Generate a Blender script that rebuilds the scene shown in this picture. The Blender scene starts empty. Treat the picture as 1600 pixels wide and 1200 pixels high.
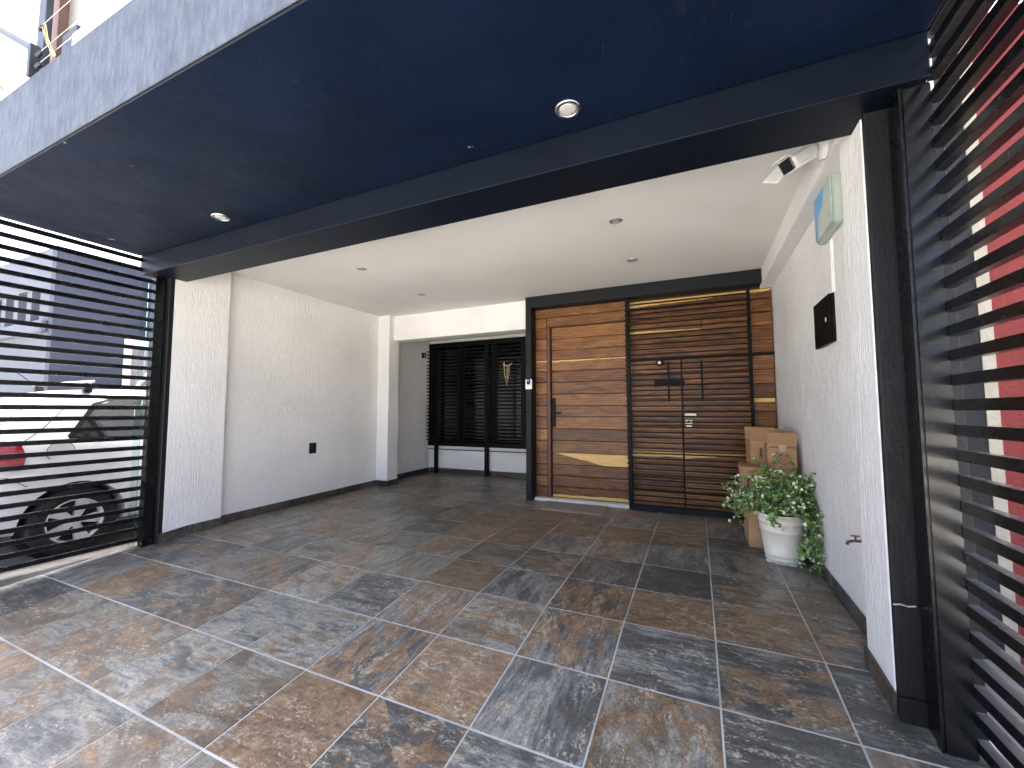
import bpy, bmesh, math, random
from mathutils import Vector, Matrix
random.seed(7)
SC = bpy.context.scene
C = SC.collection
T = 0.45                      # one floor tile = 0.45 m; the layout below is in tiles
R = math.radians

# ------------------------------------------------------------------ camera
cd = bpy.data.cameras.new('camera')
cd.sensor_fit = 'HORIZONTAL'; cd.sensor_width = 36.0
cd.lens = 642.49 / 1600 * 36.0
cd.clip_start = 0.05; cd.clip_end = 500
cam = bpy.data.objects.new('camera', cd); C.objects.link(cam)
yaw, pitch, roll = 0.4212, 0.0662, -0.0023
fw = Vector((-math.sin(yaw)*math.cos(pitch), math.cos(yaw)*math.cos(pitch), math.sin(pitch)))
rt = Vector((math.cos(yaw), math.sin(yaw), 0)); up = rt.cross(fw)
r2 = rt*math.cos(roll) + up*math.sin(roll); u2 = -rt*math.sin(roll) + up*math.cos(roll)
mw = Matrix((r2, u2, -fw)).transposed().to_4x4()
mw.translation = Vector((-0.1186, -4.2719, 2.6466)) * T
cam.matrix_world = mw
SC.camera = cam

# ------------------------------------------------------------------ sky, sun, exposure
SUN_EL, SUN_AZ = R(62), R(-12)          # azimuth measured from +Y towards +X
w = bpy.data.worlds.new('World'); SC.world = w; w.use_nodes = True
nt = w.node_tree
bg = nt.nodes['Background']
sky = nt.nodes.new('ShaderNodeTexSky'); sky.sky_type = 'NISHITA'; sky.sun_disc = False
sky.sun_elevation = SUN_EL; sky.sun_rotation = SUN_AZ
sky.air_density = 0.5; sky.dust_density = 8.0; sky.ozone_density = 0.2
nt.links.new(sky.outputs[0], bg.inputs[0]); bg.inputs[1].default_value = 0.15
sl = bpy.data.lights.new('sun', 'SUN'); sl.energy = 5.0; sl.angle = R(0.6); sl.color = (1, 0.975, 0.86)
sun = bpy.data.objects.new('sun', sl); C.objects.link(sun)
sd = Vector((math.sin(SUN_AZ)*math.cos(SUN_EL), math.cos(SUN_AZ)*math.cos(SUN_EL), math.sin(SUN_EL)))
sun.rotation_euler = sd.to_track_quat('Z', 'Y').to_euler()
SC.view_settings.view_transform = 'Standard'; SC.view_settings.look = 'None'
SC.view_settings.gamma = 1.0; SC.view_settings.use_curve_mapping = False
SC.view_settings.exposure = 3.62
SC.render.engine = 'CYCLES'
SC.cycles.max_bounces = 10; SC.cycles.diffuse_bounces = 6

# ------------------------------------------------------------------ materials
class NB:
    """small helper round a material's node tree"""
    def __init__(s, name):
        s.m = bpy.data.materials.new(name); s.m.use_nodes = True
        s.t = s.m.node_tree; s.n = s.t.nodes; s.b = s.n['Principled BSDF']
    def N(s, kind, **kw):
        n = s.n.new('ShaderNode' + kind)
        for k, v in kw.items(): setattr(n, k, v)
        return n
    def L(s, a, b): s.t.links.new(a, b)
    def val(s, sock, v):
        if hasattr(v, 'is_linked') or hasattr(v, 'links'): s.L(v, sock)
        else: sock.default_value = v
    def coords(s, scale=(1, 1, 1), rot=None, rand=False, kind='Object'):
        tc = s.N('TexCoord'); v = tc.outputs[kind]
        mp = s.N('Mapping'); mp.inputs['Scale'].default_value = scale
        if rand:
            oi = s.N('ObjectInfo')
            mul = s.N('VectorMath', operation='SCALE'); mul.inputs[0].default_value = (37.0, 91.0, 53.0)
            s.L(oi.outputs['Random'], mul.inputs['Scale']); 
            ad = s.N('VectorMath', operation='ADD'); s.L(v, ad.inputs[0]); s.L(mul.outputs[0], ad.inputs[1]); v = ad.outputs[0]
        s.L(v, mp.inputs['Vector'])
        return mp.outputs[0]
    def noise(s, vec, scale, detail=5, rough=.55, dist=0):
        n = s.N('TexNoise'); s.L(vec, n.inputs['Vector'])
        n.inputs['Scale'].default_value = scale; n.inputs['Detail'].default_value = detail
        n.inputs['Roughness'].default_value = rough; n.inputs['Distortion'].default_value = dist
        return n.outputs['Fac']
    def ramp(s, fac, stops, interp='LINEAR'):
        r = s.N('ValToRGB'); cr = r.color_ramp; cr.interpolation = interp
        while len(cr.elements) < len(stops): cr.elements.new(.5)
        for e, (p, c) in zip(cr.elements, stops):
            e.position = p; e.color = (*c, 1) if not isinstance(c, (int, float)) else (c, c, c, 1)
        s.L(fac, r.inputs[0]); return r.outputs[0]
    def math(s, op, a, b=0.0, clamp=False):
        n = s.N('Math', operation=op, use_clamp=clamp); s.val(n.inputs[0], a); s.val(n.inputs[1], b); return n.outputs[0]
    def mix(s, fac, a, b, blend='MIX'):
        n = s.N('Mix', data_type='RGBA', blend_type=blend); s.val(n.inputs[0], fac)
        for i, v in ((6, a), (7, b)):
            if isinstance(v, tuple): n.inputs[i].default_value = (*v, 1)
            else: s.L(v, n.inputs[i])
        return n.outputs[2]
    def bump(s, h, strength=.3, dist=.01, normal=None):
        b = s.N('Bump'); b.inputs['Strength'].default_value = strength; b.inputs['Distance'].default_value = dist
        s.L(h, b.inputs['Height'])
        if normal is not None: s.L(normal, b.inputs['Normal'])
        s.L(b.outputs[0], s.b.inputs['Normal']); return b.outputs[0]
    def base(s, c):
        if isinstance(c, tuple): s.b.inputs['Base Color'].default_value = (*c, 1)
        else: s.L(c, s.b.inputs['Base Color'])
    def rough(s, v): s.val(s.b.inputs['Roughness'], v)
M = {}

def plain(name, col, rough=.5, metal=0, var=.15, scale=8, bump=0, spec=None):
    n = NB(name); v = n.coords()
    f = n.noise(v, scale, 5)
    lo = tuple(c*(1-var) for c in col); hi = tuple(min(1, c*(1+var)) for c in col)
    n.base(n.ramp(f, [(.3, lo), (.7, hi)])); n.rough(n.math('ADD', n.math('MULTIPLY', f, .2), rough-.1))
    n.b.inputs['Metallic'].default_value = metal
    if spec is not None: n.b.inputs['Specular IOR Level'].default_value = spec
    if bump: n.bump(n.noise(v, scale*12, 4), bump, .004)
    M[name] = n.m; return n.m

def stucco(name, col, sx, sz, strength, dirt=.06):
    n = NB(name)
    v = n.coords((sx, sx, sz)); v0 = n.coords()
    a = n.noise(v, 1.0, 4, .6, .8)
    crest = n.ramp(a, [(.42, 0.0), (.62, 1.0)])
    fine = n.noise(v0, 160, 3)
    h = n.math('ADD', crest, n.math('MULTIPLY', fine, .35))
    d = n.noise(v0, 1.3, 6, .6)
    c = n.ramp(d, [(.3, tuple(x*(1-dirt*2) for x in col)), (.65, col)])
    g = n.noise(n.coords((9, 9, 1.2)), 1.0, 4)
    c = n.mix(n.ramp(g, [(.55, 0.0), (.85, .22)]), c, tuple(x*.72 for x in col))
    n.base(c); n.rough(.85); n.b.inputs['Specular IOR Level'].default_value = .25
    n.bump(h, strength, .008)
    M[name] = n.m
stucco('stucco_left', (.80, .785, .765), 85, 11, .32)
stucco('stucco_right', (.80, .80, .80), 130, 4.5, .5)
stucco('stucco_smooth', (.80, .79, .775), 40, 30, .18)
def ceiling_mat():
    n = NB('ceiling_paint'); v = n.coords()
    n.base(n.ramp(n.noise(v, 1.1, 6), [(.3, (.68, .665, .645)), (.7, (.76, .75, .735))])); n.rough(.9)
    n.b.inputs['Specular IOR Level'].default_value = .2
    n.bump(n.math('ADD', n.noise(v, 70, 4), n.math('MULTIPLY', n.noise(v, 9, 3), .6)), .35, .006); M['ceiling'] = n.m
ceiling_mat()

def navy():
    n = NB('navy_soffit_paint'); v = n.coords()
    scr = n.noise(n.coords((22, 5, 8)), 1.0, 6, .7, 1.5)
    patch = n.noise(v, .9, 3)
    sc = n.math('MULTIPLY', n.ramp(scr, [(.60, 0.0), (.70, 1.0)]), n.ramp(patch, [(.48, 0.0), (.68, .6)]))
    chip = n.ramp(n.noise(n.coords((1, 1, 1)), 17, 2, .4), [(.765, 0.0), (.775, .9)])
    base = n.ramp(n.noise(v, 2.2, 6), [(.3, (.0018, .0052, .0165)), (.7, (.0034, .0092, .0275))])
    c = n.mix(sc, base, (.05, .058, .075)); c = n.mix(n.math('MULTIPLY', chip, n.ramp(n.noise(v, 1.7, 2), [(.52, 0.0), (.6, 1.0)])), c, (.5, .5, .5))
    n.base(c); n.rough(n.ramp(n.noise(v, 3, 5), [(.3, .38), (.7, .55)]))
    n.bump(n.math('ADD', n.noise(v, 14, 5), n.math('MULTIPLY', n.noise(v, 90, 3), .3)), .4, .008); n.b.inputs['Specular IOR Level'].default_value = .16; M['navy'] = n.m
navy()
def beam_paint():
    n = NB('dark_beam_paint'); v = n.coords()
    n.base(n.ramp(n.noise(v, 3, 6), [(.3, (.0012, .0033, .0085)), (.7, (.0022, .0056, .0140))])); n.rough(.45); n.b.inputs['Specular IOR Level'].default_value = .2
    n.bump(n.noise(v, 18, 5), .3, .006); M['beam_paint'] = n.m
beam_paint()
def fascia():
    n = NB('weathered_fascia_paint'); v = n.coords()
    st = n.noise(n.coords((34, 34, 9)), 1.0, 7, .75)
    bl = n.noise(v, 2.5, 7, .65)
    f = n.math('ADD', n.math('MULTIPLY', st, .6), n.math('MULTIPLY', bl, .5))
    n.base(n.ramp(f, [(.36, (.016, .021, .032)), (.52, (.042, .054, .078)), (.70, (.085, .100, .130))])); n.rough(.7)
    n.bump(n.math('ADD', n.noise(v, 30, 6, .7), st), .5, .012); M['fascia'] = n.m
fascia()
def black_metal():
    n = NB('black_metal_paint'); v = n.coords(rand=True)
    d = n.ramp(n.noise(v, 34, 3, .5), [(.72, 0.0), (.78, .35)])
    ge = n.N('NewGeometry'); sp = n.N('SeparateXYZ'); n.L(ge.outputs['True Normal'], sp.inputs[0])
    sky_sheen = n.math('MULTIPLY', n.math('MULTIPLY', n.math('SUBTRACT', sp.outputs['Z'], .7), 4.0, True), n.ramp(n.noise(v, 7, 5, .6), [(.3, .45), (.7, 1.0)]))  # upward faces painted paler to imitate the sky sheen on slat tops
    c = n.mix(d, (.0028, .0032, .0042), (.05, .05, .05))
    n.base(n.mix(sky_sheen, c, (.11, .11, .112))); n.rough(n.ramp(n.noise(v, 6, 4), [(.3, .16), (.7, .34)]))
    n.bump(n.noise(v, 25, 3), .08, .004); M['black'] = n.m
black_metal()
def black_satin():
    n = NB('black_satin_paint'); v = n.coords(rand=True)
    n.base(n.ramp(n.noise(v, 9, 4), [(.3, (.0022, .0025, .003)), (.7, (.0036, .004, .0048))])); n.rough(.5); n.b.inputs['Specular IOR Level'].default_value = .14; M['satin'] = n.m
black_satin()
def black_stucco():
    n = NB('black_stucco'); v = n.coords()
    n.base(n.ramp(n.noise(v, 8, 5), [(.3, (.0035, .004, .0048)), (.8, (.009, .0095, .011))])); n.rough(.55); n.b.inputs['Specular IOR Level'].default_value = .3
    n.bump(n.math('ADD', n.noise(n.coords((60, 60, 14)), 1, 4), n.noise(v, 60, 4)), .3, .006); M['black_stucco'] = n.m
black_stucco()
def anthracite():
    n = NB('anthracite_frame_paint'); v = n.coords()
    n.base(n.ramp(n.noise(v, 5, 4), [(.3, (.0065, .008, .0105)), (.7, (.010, .012, .0155))])); n.rough(.5); n.b.inputs['Specular IOR Level'].default_value = .2; M['anthracite'] = n.m
anthracite()

def tile_mat(name, dull=0.0):
    n = NB(name)
    tc = n.N('TexCoord'); oi = n.N('ObjectInfo'); rnd = oi.outputs['Random']
    rot = n.math('MULTIPLY', n.math('FLOOR', n.math('MULTIPLY', rnd, 16)), math.pi/2)
    cx = n.N('CombineXYZ'); n.L(rot, cx.inputs[2])
    mp = n.N('Mapping'); n.L(tc.outputs['Object'], mp.inputs['Vector']); n.L(cx.outputs[0], mp.inputs['Rotation'])
    mul = n.N('VectorMath', operation='SCALE'); mul.inputs[0].default_value = (37, 91, 53); n.L(rnd, mul.inputs['Scale'])
    ad = n.N('VectorMath', operation='ADD'); n.L(mp.outputs[0], ad.inputs[0]); n.L(mul.outputs[0], ad.inputs[1]); v = ad.outputs[0]
    def anis(sx, sy):
        st = n.N('Mapping'); st.inputs['Scale'].default_value = (sx, sy, 1); n.L(v, st.inputs['Vector']); return st.outputs[0]
    def frac(k): return n.math('FRACT', n.math('MULTIPLY', rnd, k))
    band = anis(1.0, 2.2)
    big = n.noise(band, 2.7, 9, .62, 1.0)                    # slate layers
    streak = n.noise(anis(1.5, 9), 5.0, 9, .72, .35)         # cleft lines
    fine = n.noise(v, 80, 8, .75)
    f = n.math('ADD', n.math('ADD', n.math('MULTIPLY', big, .75), n.math('MULTIPLY', streak, .30)), n.math('MULTIPLY', n.math('SUBTRACT', frac(7.31), .5), .24))
    c = n.ramp(f, [(.40, (.054, .054, .055)), (.47, (.084, .086, .088)), (.52, (.128, .132, .136)), (.57, (.185, .175, .160)), (.62, (.125, .108, .090)), (.70, (.085, .070, .058))])
    # rust and tan iron stains with fairly crisp edges, more on some tiles than on others
    rn = n.noise(anis(1.0, 1.6), 3.0, 9, .60, 1.4)
    shift = n.math('MULTIPLY', n.math('SUBTRACT', frac(3.77), .55), .34)
    rm = n.ramp(n.math('ADD', rn, shift), [(.51, 0.0), (.56, .85)])
    rc = n.ramp(n.noise(v, 11, 8, .7, .6), [(.33, (.078, .054, .040)), (.5, (.150, .094, .058)), (.62, (.200, .142, .094)), (.72, (.25, .20, .15))])
    c = n.mix(rm, c, rc)
    c = n.mix(.85, c, n.ramp(streak, [(.30, .55), (.5, 1.0), (.68, 1.35)]), 'MULTIPLY')
    c = n.mix(.8, c, n.ramp(fine, [(.32, .45), (.5, 1.0), (.68, 1.6)]), 'MULTIPLY')
    # pale mineral flecks gathered in bands
    fl = n.math('MULTIPLY', n.ramp(n.noise(anis(1, 1.8), 34, 9, .82, .6), [(.52, 0.0), (.58, .9)]), n.ramp(n.noise(band, 4.6, 5, .6, 1.2), [(.50, 0.0), (.57, 1.0)]))
    c = n.mix(fl, c, (.32, .295, .255))
    crk = n.ramp(n.noise(band, 6, 6, .62, 1.6), [(.488, 0.0), (.5, .8), (.512, 0.0)])
    c = n.mix(n.math('MULTIPLY', crk, n.ramp(big, [(.5, 0.0), (.58, 1.0)])), c, (.028, .025, .023))
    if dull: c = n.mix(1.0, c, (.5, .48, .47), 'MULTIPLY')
    else:
        c = n.mix(1.0, c, (1.40, 1.38, 1.22), 'MULTIPLY')
        c = n.mix(1.0, c, n.ramp(frac(11.9), [(0, .85), (1, 1.18)]), 'MULTIPLY')
    n.base(c)
    n.rough(n.math('ADD', n.math('MULTIPLY', fine, .30), .22+dull))
    n.bump(n.math('ADD', n.math('MULTIPLY', big, 1.0), n.math('ADD', n.math('MULTIPLY', fine, .35), n.math('MULTIPLY', streak, .8))), .3, .004)
    M[name] = n.m
tile_mat('slate_tile')
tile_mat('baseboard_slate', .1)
plain('grout', (.46, .455, .42), .85, var=.35, scale=2.5, bump=.3)
plain('driveway', (.13, .12, .108), .85, var=.3, scale=3, bump=.4)
plain('concrete', (.38, .37, .345), .85, var=.3, scale=3, bump=.4)
plain('asphalt', (.12, .12, .12), .9, var=.3, scale=4, bump=.5)
plain('street', (.26, .255, .245), .9, var=.25, scale=3, bump=.4)
plain('curb', (.20, .20, .19), .85, var=.3, scale=7, bump=.5)

def wood():
    n = NB('parota_wood')
    oi = n.N('ObjectInfo'); rnd = oi.outputs['Random']
    v = n.coords((1.0, 1.0, 5.0), rand=True); v2 = n.coords((2.5, 2.5, 48.0), rand=True)
    wav = n.noise(v, 2.2, 4, .5, 2.0); fine = n.noise(v2, 2.0, 6, .65, .4)
    ring = n.N('TexWave', wave_type='BANDS', bands_direction='Z'); n.L(n.coords((.55, 1, 3.2), rand=True), ring.inputs['Vector'])
    ring.inputs['Scale'].default_value = 3.2; ring.inputs['Distortion'].default_value = 6; ring.inputs['Detail'].default_value = 3; ring.inputs['Detail Scale'].default_value = 1.4
    f = n.math('ADD', n.math('ADD', n.math('MULTIPLY', wav, .62), n.math('MULTIPLY', ring.outputs['Fac'], .12)), n.math('ADD', n.math('MULTIPLY', fine, .15), n.math('MULTIPLY', n.math('SUBTRACT', rnd, .5), .20)))
    heart = n.ramp(f, [(.25, (.056, .019, .006)), (.37, (.112, .042, .012)), (.47, (.175, .070, .021)), (.57, (.245, .108, .034)), (.72, (.34, .165, .058))])
    # pale sapwood: the wood's own two-tone figure, bounded by a line set per board
    def prop(p):
        a = n.N('Attribute', attribute_type='OBJECT', attribute_name=p); return a.outputs['Fac']
    tc = n.N('TexCoord'); sx = n.N('SeparateXYZ'); n.L(tc.outputs['Object'], sx.inputs[0])
    wob = n.math('MULTIPLY', n.math('SUBTRACT', n.noise(n.coords((4, 1, 2), rand=True), 2.0, 3), .5), .035)
    edge = n.math('ADD', n.math('ADD', prop('sap_level'), n.math('MULTIPLY', sx.outputs['X'], prop('sap_slope'))), wob)
    d = n.math('MULTIPLY', n.math('SUBTRACT', edge, sx.outputs['Z']), prop('sap_side'))
    mask = n.math('MULTIPLY', n.math('MULTIPLY', d, 250.0, True), prop('sap_on'))
    sap = n.ramp(fine, [(.3, (.58, .35, .09)), (.7, (.74, .50, .18))])
    n.base(n.mix(mask, heart, sap)); n.rough(n.math('ADD', n.math('MULTIPLY', fine, .25), .3))
    n.b.inputs['Coat Weight'].default_value = .08; n.b.inputs['Coat Roughness'].default_value = .25; n.b.inputs['Specular IOR Level'].default_value = .3
    n.bump(fine, .12, .003); M['wood'] = n.m
wood()
plain('jamb_wood', (.085, .028, .011), .5, var=.3)
plain('wood_dark', (.045, .018, .009), .6)
plain('white_marble', (.72, .70, .66), .35, var=.15, scale=6)
plain('white_plastic', (.78, .78, .77), .4, var=.04)
plain('white_paint', (.78, .78, .76), .5, var=.06)
plain('black_plastic', (.004, .004, .0045), .35, var=.2, spec=.25)
plain('glossy_black', (.0025, .0025, .003), .12, var=.1)
plain('steel', (.55, .55, .56), .3, metal=1, var=.1)
plain('lamp_lens', (.46, .46, .45), .35, var=.05)
plain('lamp_grey', (.35, .34, .33), .4, var=.1)
plain('brass', (.45, .30, .10), .35, metal=1)
plain('gold_thread', (.62, .50, .30), .5)
plain('cardboard', (.33, .19, .095), .85, var=.14, scale=9, bump=.15)
plain('cardboard_pale', (.42, .25, .125), .85, var=.12, scale=9, bump=.15)
plain('print_ink', (.05, .035, .028), .8, var=.3)
plain('packing_tape', (.33, .27, .20), .25, var=.1)
def pot_mat():
    n = NB('cream_plastic_pot'); v = n.coords()
    dirt = n.noise(n.coords((3, 3, 7)), 3, 7, .65)
    n.base(n.ramp(dirt, [(.25, (.58, .52, .42)), (.42, (.71, .67, .57)), (.75, (.76, .73, .64))])); n.rough(.5); M['pot'] = n.m
pot_mat()
plain('soil', (.045, .03, .02), .95, var=.4, scale=30, bump=.6)
def leaf_mat(name, a, b):
    n = NB(name); oi = n.N('NewGeometry')
    n.base(n.ramp(oi.outputs['Random Per Island'], [(0, a), (1, b)])); n.rough(.35)
    n.b.inputs['Subsurface Weight'].default_value = 0.0
    M[name] = n.m
leaf_mat('leaf_green', (.045, .13, .020), (.16, .31, .055))
leaf_mat('leaf_pale', (.42, .52, .30), (.68, .72, .55))
plain('stem', (.16, .11, .06), .8)
plain('dry_stem', (.42, .36, .20), .8)
plain('navy_stucco', (.045, .055, .080), .8, var=.10, scale=3, bump=.25)
plain('pale_stucco', (.105, .12, .15), .85, var=.12, scale=3, bump=.6)
plain('cream_paint', (.27, .25, .23), .8, var=.08, scale=2, bump=.15)
plain('brown_paint', (.16, .085, .065), .6, var=.2)
def rough_wall(name, col):
    n = NB(name); v = n.coords()
    n.base(n.ramp(n.noise(v, 5, 6), [(.3, tuple(c*.8 for c in col)), (.7, col)])); n.rough(.8)
    n.bump(n.noise(v, 45, 6, .7), .9, .012); M[name] = n.m
rough_wall('red_stucco', (.17, .017, .015)); rough_wall('cream_stucco', (.36, .33, .26)); rough_wall('charcoal_stucco', (.010, .011, .013))
plain('mauve_panel', (.33, .27, .29), .6)
def car_paint():
    n = NB('white_car_paint'); n.base((.60, .61, .62)); n.rough(.3)
    n.b.inputs['Coat Weight'].default_value = .6; n.b.inputs['Coat Roughness'].default_value = .06; M['car_white'] = n.m
car_paint()
def glass(name, col, rough=.03, alpha=None):
    n = NB(name); n.base(col); n.rough(rough); n.b.inputs['Specular IOR Level'].default_value = .8
    n.b.inputs['Coat Weight'].default_value = .5; M[name] = n.m; return n
glass('car_glass', (.008, .011, .012)); glass('rear_glass', (.045, .10, .17)); glass('window_glass', (.003, .0035, .004))
n = NB('clear_green_glass'); n.base((.72, .90, .84)); n.rough(.02); n.b.inputs['Transmission Weight'].default_value = 1.0; n.b.inputs['IOR'].default_value = 1.1; M['clear_glass'] = n.m
n = NB('red_lens'); n.base((.22, .006, .01)); n.rough(.12); n.b.inputs['Coat Weight'].default_value = .8; M['red_lens'] = n.m
n = NB('tyre_rubber'); n.base((.012, .012, .013)); n.rough(.75); n.b.inputs['Specular IOR Level'].default_value = .3; M['rubber'] = n.m
plain('silver_rim', (.58, .59, .60), .35, metal=.25, var=.06)
def frosted():
    n = NB('pale_enclosure_plastic'); v = n.coords()
    n.base(n.ramp(n.noise(v, 4, 4), [(.35, (.33, .42, .38)), (.7, (.45, .50, .45))])); n.rough(.25); M['enclosure'] = n.m
frosted()
plain('blue_sticker', (.10, .33, .62), .4)
plain('doormat', (.27, .25, .215), .95, var=.5, scale=60, bump=.8)
plain('doormat_border', (.36, .28, .21), .95, var=.4, scale=40, bump=.6)
plain('rusty_metal', (.10, .075, .06), .5, metal=.6)
plain('red_handle', (.30, .03, .03), .5)
plain('wire', (.35, .34, .33), .4, metal=.8)
plain('grey_metal', (.030, .034, .042), .45, metal=.4, var=.3)

# ------------------------------------------------------------------ geometry helpers
def mesh_of(bm, name):
    me = bpy.data.meshes.new(name); bm.to_mesh(me); bm.free(); return me
def obj(name, me, mat=None, parent=None, loc=None, rot=None, smooth=False):
    o = bpy.data.objects.new(name, me); C.objects.link(o)
    if mat and me is not None and len(me.materials) == 0: me.materials.append(M[mat])
    if parent: o.parent = parent
    if loc is not None: o.location = loc
    if rot is not None: o.rotation_euler = rot
    if smooth and me: me.polygons.foreach_set('use_smooth', [True]*len(me.polygons))
    return o
def tag(o, label=None, cat=None, group=None, kind=None):
    for k, v in (('label', label), ('category', cat), ('group', group), ('kind', kind)):
        if v: o[k] = v
    return o
def thing(name, label, cat, loc=(0, 0, 0), group=None, rot=None):
    o = bpy.data.objects.new(name, None); C.objects.link(o); o.empty_display_size = .1
    o.location = loc
    if rot: o.rotation_euler = rot
    return tag(o, label, cat, group)
def add_box(bm, x0, x1, y0, y1, z0, z1):
    vs = [bm.verts.new((x, y, z)) for z in (z0, z1) for y in (y0, y1) for x in (x0, x1)]
    for f in ((0, 2, 3, 1), (4, 5, 7, 6), (0, 1, 5, 4), (2, 6, 7, 3), (0, 4, 6, 2), (1, 3, 7, 5)):
        bm.faces.new([vs[i] for i in f])
def box_me(x0, x1, y0, y1, z0, z1, bevel=0, name='box', seg=1):
    bm = bmesh.new(); add_box(bm, x0, x1, y0, y1, z0, z1)
    if bevel: bmesh.ops.bevel(bm, geom=list(bm.edges), offset=bevel, segments=seg, affect='EDGES')
    return mesh_of(bm, name)
def TB(name, x0, x1, y0, y1, z0, z1, mat, parent=None, bevel=0.0):
    """a box whose numbers are in tiles"""
    return obj(name, box_me(x0*T, x1*T, y0*T, y1*T, z0*T, z1*T, bevel, name), mat, parent)
def CB(name, x0, x1, y0, y1, z0, z1, mat, parent=None, bevel=0.0):
    """the same, with its origin at its own centre (for object-space grain)"""
    cx, cy, cz = (x0+x1)/2*T, (y0+y1)/2*T, (z0+z1)/2*T
    hx, hy, hz = (x1-x0)/2*T, (y1-y0)/2*T, (z1-z0)/2*T
    return obj(name, box_me(-hx, hx, -hy, hy, -hz, hz, bevel, name), mat, parent, (cx, cy, cz))
def tube(bm, pts, r, n=6, cap=True):
    pts = [Vector(p) for p in pts]; rings = []
    rr = r if isinstance(r, (list, tuple)) else [r]*len(pts)
    for i, p in enumerate(pts):
        d = (pts[min(i+1, len(pts)-1)] - pts[max(i-1, 0)]).normalized()
        a = d.orthogonal().normalized() if abs(d.z) > .99 else d.cross(Vector((0, 0, 1))).normalized(); b = d.cross(a)
        rings.append([bm.verts.new(p + rr[i]*(math.cos(t)*a + math.sin(t)*b)) for t in [2*math.pi*k/n for k in range(n)]])
    for q0, q1 in zip(rings, rings[1:]):
        for k in range(n): bm.faces.new((q0[k], q0[(k+1) % n], q1[(k+1) % n], q1[k]))
    if cap: bm.faces.new(rings[0][::-1]); bm.faces.new(rings[-1])
def tube_me(pts, r, n=8, name='tube'):
    bm = bmesh.new(); tube(bm, pts, r, n); bmesh.ops.recalc_face_normals(bm, faces=bm.faces); return mesh_of(bm, name)
def lathe_me(prof, n=32, name='lathe', axis='Z', close=True):
    bm = bmesh.new(); rings = []
    for r, z in prof:
        ring = []
        for k in range(n):
            t = 2*math.pi*k/n; p = (r*math.cos(t), r*math.sin(t), z)
            if axis == 'X': p = (z, r*math.cos(t), r*math.sin(t))
            if axis == 'Y': p = (r*math.cos(t), z, r*math.sin(t))
            ring.append(bm.verts.new(p))
        rings.append(ring)
    for a, b in zip(rings, rings[1:]):
        for k in range(n): bm.faces.new((a[k], a[(k+1) % n], b[(k+1) % n], b[k]))
    if close:
        bm.faces.new(rings[0][::-1]); bm.faces.new(rings[-1])
    bmesh.ops.recalc_face_normals(bm, faces=bm.faces)
    return mesh_of(bm, name)
def prism_me(poly, d0, d1, axis='Y', name='prism'):
    """extrude a 2-D outline; axis is the extrusion axis"""
    def P(a, b, d): return {'Y': (a, d, b), 'X': (d, a, b), 'Z': (a, b, d)}[axis]
    bm = bmesh.new()
    A = [bm.verts.new(P(a, b, d0)) for a, b in poly]; B = [bm.verts.new(P(a, b, d1)) for a, b in poly]
    n = len(poly)
    bm.faces.new(A); bm.faces.new(B[::-1])
    for i in range(n): bm.faces.new((A[i], B[i], B[(i+1) % n], A[(i+1) % n]))
    bmesh.ops.recalc_face_normals(bm, faces=bm.faces); return mesh_of(bm, name)
RAMP = .094
def floorz(y): return RAMP*y if y < 1 else RAMP + .011*(y-1)

# ------------------------------------------------------------------ ground and street
def sheet(name, x0, x1, y0, y1, z, mat):
    bm = bmesh.new(); vs = [bm.verts.new((x*T, y*T, z*T)) for x, y in ((x0, y0), (x1, y0), (x1, y1), (x0, y1))]; bm.faces.new(vs)
    return tag(obj(name, mesh_of(bm, name), mat), kind='structure')
sheet('ground', -200, 200, -200, 200, -.80, 'street')
tag(TB('pavement', -60, 60, -9.5, -5.6, -.79, -.60, 'concrete', None, .01), kind='structure')
tag(TB('neighbour_driveway', -40, -10.66, -5.58, 14, -.79, -.06, 'driveway'), kind='structure')
tag(TB('neighbour_forecourt', 1.93, 14, -5.58, 14, -.79, -.02, 'asphalt'), kind='structure')

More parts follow.
